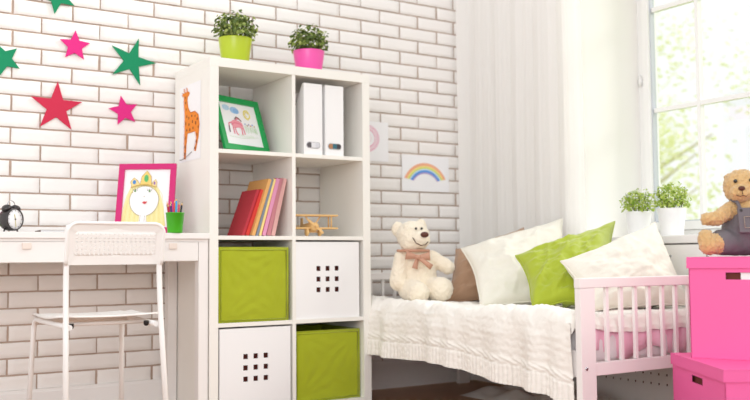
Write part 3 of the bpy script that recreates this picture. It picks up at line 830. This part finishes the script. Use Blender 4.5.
# ------------------------------------------------------------------ bed
BL, BR_, BF, BH = .776, 1.576, -1.262, .352
bed = thing('bed', 'white wooden child bed with slatted footboard between shelf unit and window', 'bed', (BL, BF, 0))
def bpart(name, bm, m='bedwhite'):
    bmesh.ops.translate(bm, verts=bm.verts, vec=(-BL, -BF, 0)); return obj(name, bm, m, bed)
PW = .068
for y in (BF, BH-.026):
    top = .541
    for x in (BL, BR_-PW):
        q = bpart('post', bx(x, x+PW, y, y+.026, 0, top, .002))
        if y == BF:
            bm = BM(); lathe(bm, [(.006, 0), (.006, .002)], 14, mtx=Matrix.Translation((x+.022-BL, y-.0002-BF, .277)) @ Matrix.Rotation(PI/2, 4, 'X')); obj('bolt', bm, 'chrome', q)
    bpart('top_rail', bx(BL-.002, BR_+.002, y-.001, y+.027, top+.0003, top+.034, .003))
    bpart('bottom_rail', bx(BL+PW, BR_-PW, y+.003, y+.023, .250, .293, .002))
    x = .909
    while x < BR_-PW-.02:
        bpart('slat', bx(x-.0072, x+.0072, y+.006, y+.019, .2935, top, .002)); x += .0703
for x in (BL+.004, BR_-.028):
    bpart('side_rail', bx(x, x+.024, BF+.027, BH-.041, .248, .335, .002))
for i in range(12):
    y = BF+.10+i*.125
    bpart('base_slat', bx(BL+.03, BR_-.03, y, y+.07, .255, .273, .001), 'bedwood')
mt_ = thing('mattress', 'white mattress on the bed base beneath the pink sheet', 'mattress', (1.172, -.46, .2735))
bm = bx(-.368, .368, -.755, .755, 0, .158, .03); obj('core', bm, 'mattress', mt_, True)

# pink sheet hanging over the foot of the mattress
bm = BM(); g = []
n = 90
xs_ = [.80+(1.545-.80)*i/n for i in range(n+1)]
for i, x in enumerate(xs_):
    wv = .012*math.sin(x*55+2*math.sin(x*17))+.008*math.sin(x*97+1)
    prof = [(-.90, .4325), (-1.10, .4325), (-1.19, .432), (-1.212, .425), (-1.219-.3*abs(wv), .41), (-1.219+wv*.5, .36), (-1.219+wv*.6, .31+.02*math.sin(x*23))]
    g.append([bm.verts.new((x, y, z)) for y, z in prof])
for i in range(n):
    for j in range(len(prof)-1): bm.faces.new((g[i][j], g[i+1][j], g[i+1][j+1], g[i][j+1])).smooth = True
bmesh.ops.translate(bm, verts=bm.verts, vec=(-1.17, 1.0, -.43))
ps = obj('bed_sheet', solid(bm, .002), 'pinksheet', None, True, loc=(1.17, -1.0, .43))
tag(ps, 'pink sheet hanging over the foot end of the mattress behind the slats', 'sheet')

# cream knitted coverlet
def coverlet():
    bm = BM(); NY, NS = 440, 230
    y0, y1 = .28, -1.227
    wtop = 1.555-.765
    g = []
    for i in range(NY+1):
        t = i/NY; y = y0+(y1-y0)*t
        hem = .207-.048*t+.034*math.sin(PI*min(1, t)) + .005*math.sin(y*9) + (-.02*max(0, (t-.93)/.07)**1.0)
        drop = .452-hem
        L = wtop+drop
        row = []
        for j in range(NS+1):
            u = j/NS*1.0
            # more samples on the hanging part
            sL = L*(u*.75/.55 if u < .55 else 0) if False else L*u
            x_in = wtop-sL      # >0 : on top, distance from the left edge
            wr = noise.noise(V((sL*5, y*5, 1)))*.010 + noise.noise(V((sL*14, y*11, 4)))*.009 + noise.noise(V((sL*34, y*28, 7)))*.005 + noise.noise(V((sL*80, y*70, 2)))*.002
            cab = abs(math.sin((sL)*PI/.036)); 
            if x_in > 0:
                x = .765+x_in
                z = .4475 + .020*math.exp(-((x_in-.05)/.07)**2) + wr*(1.5 if x_in < .25 else .5) + .0012*cab
                r = .045
                if x_in < r:
                    z -= (r-math.sqrt(max(0, r*r-(r-x_in)**2)))*.8
                yy = y
                # foot end rolls over
                e = (y-y1)
                if e < .035: z -= (.035-math.sqrt(max(0, .035**2-(.035-e)**2)))*1.2
                # let the sleepers dent it
            else:
                h = -x_in
                f = min(1, h/.06)
                wv = .013*math.sin(y*21+1.2*math.sin(y*7)) + .009*math.sin(y*43+2+math.sin(y*11)) + .006*noise.noise(V((y*9, h*6, 2)))
                x = .765-.012*f - f*wv*(.4+2.2*h) + .002*noise.noise(V((y*60, h*60, 0)))
                z = .4475+.006-.8*.045+.02*math.exp(-(.05/.07)**2) - h*(drop-.03)/drop + wr*max(0, 1-h/.05)
                yy = y
                rem = drop-h
                if rem < .075: x += -.006*abs(math.sin(y*PI/.018))        # ribbed border
                elif rem < .115: x += -.006*abs(math.sin(y*PI/.05+PI*.5*math.sin(rem*160)))*abs(math.sin((rem-.075)*PI/.04))
                else: x += -.0012*abs(math.sin(rem*PI/.03))
            row.append(bm.verts.new((x, yy, z)))
        g.append(row)
    for i in range(NY):
        for j in range(NS): bm.faces.new((g[i][j], g[i][j+1], g[i+1][j+1], g[i+1][j])).smooth = True
    # foot-end flap hanging a little over the sheet
    last = g[-1]; k = next(j for j in range(NS+1) if wtop-(wtop+.29)*j/NS < .09)
    prev = last[:k]
    for s in range(1, 7):
        cur = []
        for j, v in enumerate(prev):
            x = v.co.x
            lim = .022+.03*noise.noise(V((x*7, 0, 3)))
            cur.append(bm.verts.new((x, y1-.004-.003*math.sin(x*60)*s/6, v.co.z-lim/6)))
        for j in range(len(cur)-1): bm.faces.new((prev[j], prev[j+1], cur[j+1], cur[j])).smooth = True
        prev = cur
    bmesh.ops.recalc_face_normals(bm, faces=bm.faces)
    return bm
bm = coverlet(); bmesh.ops.translate(bm, verts=bm.verts, vec=(-1.1, .5, -.45))
cv = obj('coverlet', bm, 'knit', None, True, loc=(1.1, -.5, .45))
tag(cv, 'cream knitted coverlet with a ribbed border draped over the bed edge', 'blanket')

# ------------------------------------------------------------------ pillows (given by their corners)
CAMZ = .647342066
def at(px, py, depth):
    p = camxy(px, depth); hz = 258.4-(px-375)*.0087
    return V((p.x, p.y, CAMZ+(hz-py)*depth/922.1))
def pillow(name, label, A, B, Cc, D, th, m, seed, wr=1.0, pipe=True):
    cen = (A+B+Cc+D)/4
    A, B, Cc, D = [p-cen for p in (A, B, Cc, D)]
    nrm = ((B-A)+(Cc-D)).cross((D-A)+(Cc-B)).normalized()      # towards the viewer side
    root = thing(name, label, 'pillow', cen)
    N = 64; bm = BM()
    def pt(u, v, s):
        # u,v in -1..1 ; edges pulled in between the corners
        uu = u*(1-.085*(1-v*v)-.02*noise.noise(V((v*2.3, seed, u*.5)))); vv = v*(1-.10*(1-u*u)-.03*noise.noise(V((u*2.3, seed+9, v*.5))))
        a, b = (uu+1)/2, (vv+1)/2
        p = A*(1-a)*(1-b)+B*a*(1-b)+Cc*a*b+D*(1-a)*b
        e = max(0, (1-u*u)*(1-v*v))
        h = th*.58*(e**.45)
        q = V((u*2.2, v*2.2, seed+3*s))
        w = .018*noise.noise(q)+.014*noise.noise(q*2.1+V((0, 0, 3)))+.006*noise.noise(V((q.x*1.5+q.y, q.y*3.4-q.x*1.4, q.z)))+.004*(1-abs(noise.noise(q*3+V((7, 7, 7))))*2.5)
        # gathers running in from the corners
        for cu, cv in ((-1, -1), (1, -1), (1, 1), (-1, 1)):
            r = math.hypot(u-cu, v-cv); an = math.atan2(v-cv, u-cu)
            w += .011*math.sin(an*9+seed*3+cu*2+cv)*max(0, 1-r/1.15)*min(1, r*3)
        q2 = V((u*1.3+v*.5+seed, v*1.1-u*.6, seed*2+s)); q3 = V((u*2.1-v*.9, v*1.9+u*.4+seed, seed+5*s))
        w -= .010*max(0, 1-abs(noise.noise(q2))*7)+.006*max(0, 1-abs(noise.noise(q3))*8)
        ed = min(1, e*3)
        p = p + nrm*(s*h + w*2.0*wr*ed*(1 if s > 0 else .3))
        p = p + V((0, 0, .006*noise.noise(V((u*3, v*3, seed+20)))))
        return p
    G = {}
    for s in (1, -1):
        G[s] = [[bm.verts.new(pt(-1+2*i/N, -1+2*j/N, s)) for j in range(N+1)] for i in range(N+1)]
        for i in range(N):
            for j in range(N):
                f = (G[s][i][j], G[s][i][j+1], G[s][i+1][j+1], G[s][i+1][j])
                bm.faces.new(f if s > 0 else f[::-1]).smooth = True
    bmesh.ops.remove_doubles(bm, verts=bm.verts, dist=.0008)
    bmesh.ops.recalc_face_normals(bm, faces=bm.faces)
    obj('cover', bm, m, root)
    if pipe:
        edge = [(-1+2*i/40, -1) for i in range(40)]+[(1, -1+2*i/40) for i in range(40)]+[(1-2*i/40, 1) for i in range(40)]+[(-1, 1-2*i/40) for i in range(40)]
        bm = BM(); tube(bm, [pt(u, v, 1) for u, v in edge], .0032, 8, True); obj('piping', bm, m, root)
    return root
pillow('pillow', 'brown velvety pillow behind the large cream pillow beside the teddy bear', at(455, 250, 4.33), at(523, 228, 4.45), at(532, 301, 4.22), at(443, 303, 4.13), .14, 'pbrown', 1.0)
pillow('pillow', 'large cream pillow leaning between the brown pillow and the green pillow', at(461, 249, 4.12), at(562, 219, 4.2), at(572, 303, 3.82), at(479, 307, 3.82), .14, 'pcream', 2.3)
pillow('pillow', 'lime green satin pillow between the two cream pillows', at(515, 256, 3.74), at(615, 222, 3.97), at(606, 304, 3.50), at(531, 307, 3.50), .13, 'plime', 3.7, 1.25)
pillow('pillow', 'cream pillow nearest the footboard, leaning below the window sill', at(560, 262, 3.50), at(655, 222, 3.78), at(689, 306, 3.52), at(588, 311, 3.38), .15, 'pcream', 5.2)

# ------------------------------------------------------------------ white teddy bear
def bead(bm, p, r, sc=(1, 1, 1)): ball(bm, V(p), r, sc)
tb = thing('teddy_bear', 'cream plush teddy bear with a brown nose and bow sitting on the bed', 'teddy bear', camxy(418, 4.12, .449), -yaw)
k = .965
bm = BM()
B_ = lambda p, r, sc=(1, 1, 1): ball(bm, V(p)*k, r*k, sc)
B_((0, .02, .105), .1, (.88, .80, 1.05)); B_((-.008, .02, .185), .075)
B_((-.024, .005, .305), .076, (1.02, 1, .95)); B_((.004, -.05, .288), .046, (1.05, 1, .92)); B_((-.03, -.02, .285), .06)
B_((-.094, .025, .338), .034, (.9, .6, 1.1)); B_((.016, .05, .358), .030, (.9, .6, 1))
capsule(bm, V((-.078, .0, .205))*k, V((-.098, -.035, .095))*k, .036, .038); capsule(bm, V((.062, .03, .205))*k, V((.135, .01, .160))*k, .034, .033)
capsule(bm, V((-.045, -.02, .06))*k, V((-.008, -.115, .047))*k, .052, .048); capsule(bm, V((.055, -.01, .06))*k, V((.096, -.085, .062))*k, .052, .054)
me = fuse(bm, .005, 5); fuzz(me, .0035, 90, 1); fuzz(me, .002, 190, 4)
obj('body', me, 'furwhite', tb, True)
bm = BM(); ball(bm, V((.024, -.097, .309))*k, .016, (1.15, .7, .8)); obj('nose', bm, 'nose', tb)
for p in ((-.014, -.068, .338), (.012, -.064, .338)):
    bm = BM(); ball(bm, V(p)*k, .0058); obj('eye', bm, 'eye', tb)
bm = BM(); tube(bm, [V(q)*k for q in [(-.030, -.088, .296), (-.016, -.098, .272), (.006, -.103, .260), (.026, -.103, .263), (.040, -.092, .277)]], .0022, 6); obj('mouth', bm, 'mouth', tb)
bm = BM()
def ribbon(a, b, w0, w1, th=.004):
    a = V(a)*k; b = V(b)*k; d = (b-a); s = V((0, 0, 1)).cross(d).normalized().cross(d).normalized()*-1
    f = d.cross(s).normalized()
    vs = []
    for t in (0, .35, .7, 1):
        w = w0+(w1-w0)*t; p = a+d*t+f*(.006*math.sin(t*PI))
        vs.append([bm.verts.new(p+s*w/2*q+f*th/2*r) for q, r in ((-1, -1), (1, -1), (1, 1), (-1, 1))])
    for x, y in zip(vs, vs[1:]):
        for i in range(4): bm.faces.new((x[i], x[(i+1) % 4], y[(i+1) % 4], y[i])).smooth = True
    bm.faces.new(vs[0][::-1]); bm.faces.new(vs[-1])
ribbon((-.008, -.088, .208), (-.062, -.080, .218), .014, .040); ribbon((-.008, -.088, .208), (.048, -.072, .212), .014, .040)
ribbon((-.008, -.088, .208), (-.022, -.090, .156), .012, .026); ribbon((-.008, -.088, .208), (.055, -.075, .161), .012, .026)
ball(bm, V((-.008, -.09, .208))*k, .011)
tube(bm, [V((-.024+.072*math.cos(2*PI*i/24), .006+.074*math.sin(2*PI*i/24), .238))*k for i in range(24)], .006, 8, True)
bmesh.ops.recalc_face_normals(bm, faces=bm.faces)
obj('bow', bm, 'bow', tb)

# ------------------------------------------------------------------ pink boxes
def pink_box(label, org, X, Z0, w, d, h, hole_front, hole_side):
    """org: front-left corner in the floor plane, X along the front"""
    X = V((X[0], X[1], 0)).normalized(); ang = math.atan2(X.y, X.x)
    t = thing('storage_box', label, 'storage box', (org.x, org.y, Z0), ang, 'pink cardboard boxes')
    th = .003; lidh = .036
    hz = h-.048; hw, hh = .10, .022
    def wall(w_, hole):
        off = .012 if w_ < .4 else 0
        bm = BM()
        if hole: xs, zs, hs = [0, w_/2-hw/2-off, w_/2+hw/2-off, w_], [0, hz-hh/2-.012, hz+hh/2-.012, h-.004], {(1, 1)}
        else: xs, zs, hs = [0, w_], [0, h-.004], set()
        holed(bm, xs, zs, hs); return bm
    body = BM()
    def add(b, mtx):
        me = solid(b, th); me.transform(mtx); body.from_mesh(me); bpy.data.meshes.remove(me)
    add(wall(w, hole_front), Matrix.Translation((0, th/2, 0)))
    add(wall(w, hole_front), Matrix.Translation((0, d-th/2, 0)))
    add(wall(d, hole_side), Matrix.Translation((th/2, 0, 0)) @ Matrix.Rotation(PI/2, 4, 'Z'))
    add(wall(d, hole_side), Matrix.Translation((w-th/2, 0, 0)) @ Matrix.Rotation(PI/2, 4, 'Z'))
    box(body, th, w-th, th, d-th, 0, th)
    bmesh.ops.recalc_face_normals(body, faces=body.faces)
    obj('body', body, 'pink', t)
    bm = BM(); e = .005
    box(bm, -e, w+e, -e, d+e, h-.004, h, .0012)
    box(bm, -e, w+e, -e, -.001, h-lidh, h-.004); box(bm, -e, w+e, d+.001, d+e, h-lidh, h-.004)
    box(bm, -e, -.001, -.001, d+.001, h-lidh, h-.004); box(bm, w+.001, w+e, -.001, d+.001, h-lidh, h-.004)
    obj('lid', bm, 'pink', t)
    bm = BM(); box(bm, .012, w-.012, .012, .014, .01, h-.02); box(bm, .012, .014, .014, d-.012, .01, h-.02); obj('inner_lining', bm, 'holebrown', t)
    if hole_front: obj('paper_stack', bx(w/2-.018, w-.03, .006, .0105, .05, h-.03), 'paper', t)
    return t
def rf(r, f): p = cam2+R2*r+F2*f; return V((p.x, p.y, 0))
LB = pink_box('hot pink cardboard box with lid on the floor, beneath the other pink box', rf(.988, 2.645), R2, 0.0005, .35, .46, .3225, False, True)
ux = (R2*.83-F2*.56)
UB = pink_box('hot pink cardboard box with lid stacked on top, carrying the brown teddy bear', rf(.998, 2.95), ux, .3235, .35, .42, .3185, True, False)

# ------------------------------------------------------------------ brown bear in overalls
bb = thing('teddy_bear', 'tan curly teddy bear in grey denim overalls sitting on the pink boxes', 'teddy bear', rf(1.225, 3.06)+V((0, 0, .643)), -yaw)
bm = BM(); k = 1.0
B_((0, .01, .085), .066, (1, .9, 1.25)); B_((-.002, .0, .145), .05)
B_((-.004, .0, .230), .060, (1, .95, .98)); B_((-.026, -.042, .207), .033, (1.05, 1, .9))
B_((-.036, .034, .262), .016, (1, .6, 1)); B_((.044, .03, .262), .018, (1, .6, 1))
capsule(bm, (-.045, -.005, .155), (-.100, -.03, .124), .027, .024); capsule(bm, (-.100, -.03, .124), (-.138, -.04, .122), .024, .021)
capsule(bm, (.045, -.005, .155), (.105, -.05, .105), .027, .022)
capsule(bm, (-.03, .0, .042), (-.128, -.05, .041), .038, .033); capsule(bm, (-.142, -.06, .036), (-.148, -.052, .062), .031, .026)
capsule(bm, (.03, -.005, .042), (.09, -.10, .041), .038, .033); capsule(bm, (.096, -.112, .036), (.096, -.11, .064), .031, .026)
me = fuse(bm, .0042, 4); fuzz(me, .0042, 130, 2); fuzz(me, .003, 260, 5)
obj('body', me, 'furbrown', bb, True)
bm = BM()
B_((0, .01, .083), .071, (1, .92, 1.16)); B_((0, -.02, .10), .055, (1, .8, 1.1))
capsule(bm, (-.03, .0, .045), (-.088, -.03, .046), .044, .043); capsule(bm, (.03, -.005, .045), (.066, -.062, .046), .044, .043)
me = fuse(bm, .0045, 4); fuzz(me, .0015, 60, 2)
ov = obj('overalls', me, 'denim', bb, True)
bm = BM(); box(bm, -.046, .042, -.072, -.062, .075, .158, .003); bmesh.ops.rotate(bm, verts=bm.verts, cent=(0, -.067, .12), matrix=Matrix.Rotation(math.radians(-10), 3, 'X')); obj('bib', bm, 'denim', ov)
for s in (-1, 1):
    bm = BM()
    path = [V((s*.034-.002, -.062, .150)), V((s*.040, -.050, .176)), V((s*.043, -.01, .187)), V((s*.038, .035, .165)), V((s*.03, .064, .12))]
    tube(bm, path, .006, 8); obj('strap', bm, 'denim', ov)
    bm = BM(); ball(bm, V((s*.034-.002, -.066, .148)), .006, (1, .5, 1)); obj('button', bm, 'dark', ov)
bm = BM()
for z in (.128, .092): tube(bm, [(-.03, -.0745-(.128-z)*.17, z), (.026, -.0745-(.128-z)*.17, z)], .0012, 5)
for x in (-.03, .026, -.002): tube(bm, [(x, -.0745, .128), (x, -.0806, .092)], .0012, 5)
obj('stitching', bm, 'thread', ov)
bm = BM(); ball(bm, V((-.034, -.074, .220)), .0095, (1.2, .7, .85)); obj('nose', bm, 'nose', bb)
for p in ((-.043, -.046, .246), (.004, -.056, .248)):
    bm = BM(); ball(bm, V(p), .0065); obj('eye', bm, 'eye', bb)
bm = BM(); tube(bm, [(-.034, -.077, .212), (-.033, -.077, .200)], .0012, 5); tube(bm, [(-.05, -.066, .199), (-.040, -.074, .194), (-.030, -.075, .197), (-.020, -.072, .194), (-.010, -.064, .200)], .0012, 5); obj('mouth', bm, 'mouth', bb)

# ------------------------------------------------------------------ curtain
def curtain():
    bm = BM(); N, K = 260, 40
    g = []
    for i in range(N+1):
        t = i/N; y = .375-.862*t
        x = 1.604
        x += -.05*max(0, 1-t/.05)**1.5
        row = []
        for j in range(K+1):
            q = j/K; z = .012+2.6*q
            amp = .0125*(.45+.55*t)*(.8+.35*(1-q))
            ph = y*2*PI
            w = amp*(.55*math.sin(ph*6.2+.8*math.sin(q*2.1)+2*noise.noise(V((y*3, q*1.2, 0)))) + .2*math.sin(ph*13+1.3+q) + .08*math.sin(ph*31+q*2) + .35*noise.noise(V((y*9, q*1.2, 5))))
            row.append(bm.verts.new((min(x+w, 1.634), y+.008*noise.noise(V((y*6, q*3, 9))), z)))
        g.append(row)
    for i in range(N):
        for j in range(K): bm.faces.new((g[i][j], g[i+1][j], g[i+1][j+1], g[i][j+1])).smooth = True
    return bm
ct = thing('curtain', 'sheer white curtain hanging in folds beside the window in the corner', 'curtain', (1.612, -.05, 0))
bm = curtain(); bmesh.ops.translate(bm, verts=bm.verts, vec=(-1.612, .05, 0)); obj('panel', bm, 'voile', ct)
bm = BM(); N = 60; g = []
for i in range(N+1):
    row = []
    for j in range(25):
        u, v = -1+2*i/N, -1+2*j/24
        e = max(0, 1-u*u)*max(0, 1-v*v)
        h = .003+.10*e**.6*(.6+.5*noise.noise(V((u*3, v*3, 2)))+.22*math.sin(u*13+3*v)*.5)
        row.append(bm.verts.new((1.42+.17*v-1.612, -.42+.42*u+.05, max(.003, h))))
    g.append(row)
for i in range(N):
    for j in range(24): bm.faces.new((g[i][j], g[i+1][j], g[i+1][j+1], g[i][j+1])).smooth = True
obj('pooled_hem', bm, 'voile', ct)

# ------------------------------------------------------------------ outside
struct(obj('lawn', bx(XG+.6, 30, -14, 20, -.35, -.25), 'lawn'))
def tree(label, loc, R, H, n, seed, pal):
    t = thing('tree', label, 'tree', loc)
    bm = BM(); tube(bm, [(0, 0, -.0), (.05, .03, H*.3), (-.04, .02, H*.6), (.02, 0, H*.85)], .1, 10, radii=[.16, .12, .09, .03])
    rd = random.Random(seed)
    for i in range(9):
        a = rd.uniform(0, 2*PI); z = H*rd.uniform(.28, .7)
        tube(bm, [(0, 0, z), (R*.4*math.cos(a), R*.4*math.sin(a), z+.25), (R*.75*math.cos(a), R*.75*math.sin(a), z+.6)], .04, 6, radii=[.05, .03, .01])
    obj('trunk', bm, 'bark', t)
    bm = BM()
    cl = [V((rd.uniform(-1, 1)*R*.8, rd.uniform(-1, 1)*R*.8, H*rd.uniform(.22, .95))) for _ in range(34)]
    for i in range(n):
        c = rd.choice(cl); d = V((rd.gauss(0, 1), rd.gauss(0, 1), rd.gauss(0, .8)))*.30
        p = c+d; a = V((rd.gauss(0, 1), rd.gauss(0, 1), rd.gauss(0, 1))).normalized(); b = a.orthogonal().normalized(); s = rd.uniform(.03, .055)
        f = bm.faces.new([bm.verts.new(q) for q in (p-a*s, p+b*s*.55, p+a*s, p-b*s*.55)]); f.material_index = rd.choice((0, 0, 1, 2))
    obj('foliage', bm, pal, t)
pal = ['tree1', 'tree2', 'tree3']
tree('leafy tree outside seen through the left panes of the window', (7.6, 4.9, -.25), 1.7, 3.9, 9500, 1, pal)
tree('leafy tree outside seen through the right panes of the window', (12.2, 2.6, -.25), 1.6, 3.6, 8500, 2, pal)

# ------------------------------------------------------------------ light, camera
w = bpy.data.worlds.new('sky'); C.world = w; w.use_nodes = True
bg = w.node_tree.nodes['Background']; bg.inputs[0].default_value = (.975, .985, 1, 1); bg.inputs[1].default_value = .93
sun = bpy.data.lights.new('sun', 'SUN'); sun.energy = 1.9; sun.angle = math.radians(18); sun.color = (1, .975, .93)
so = bpy.data.objects.new('sun', sun); COL.objects.link(so)
al = bpy.data.lights.new('front_fill', 'AREA'); al.shape = 'RECTANGLE'; al.size = 2.6; al.size_y = 1.8; al.energy = 56; al.color = (.98, .99, 1)
ao = bpy.data.objects.new('front_fill', al); COL.objects.link(ao); ao.location = (-2.9, -4.3, 1.9)      # added fill lamp behind the camera, brightens shelf interiors; no real source there
ao.rotation_euler = V((.55, .8, -.22)).to_track_quat('-Z', 'Y').to_euler()
so.rotation_euler = V((-.80, .30, -.52)).to_track_quat('-Z', 'Y').to_euler()

cam = bpy.data.cameras.new('camera'); co = bpy.data.objects.new('camera', cam); COL.objects.link(co)
px, py, pz, ya, pi_, ro, f = -1.44826793, -3.45996011, .647342066, .574178954, .0628355342, -.00857735539, 922.09518
cy, sy, cp_, sp = math.cos(ya), math.sin(ya), math.cos(pi_), math.sin(pi_)
F = V((sy*cp_, cy*cp_, sp)); Rt = V((cy, -sy, 0)); U = Rt.cross(F)
r_ = math.cos(ro)*Rt+math.sin(ro)*U; u_ = -math.sin(ro)*Rt+math.cos(ro)*U
mw = Matrix((r_, u_, -F)).transposed().to_4x4(); mw.translation = (px, py, pz)
co.matrix_world = mw
cam.sensor_width = 36; cam.lens = f/750*36; cam.clip_start = .05; cam.clip_end = 200
cam.dof.use_dof = True; cam.dof.focus_distance = 3.4; cam.dof.aperture_fstop = 2.1
C.camera = co
C.view_settings.view_transform = 'Standard'; C.view_settings.look = 'None'; C.view_settings.gamma = 1; C.view_settings.exposure = .30
C.view_settings.use_curve_mapping = False
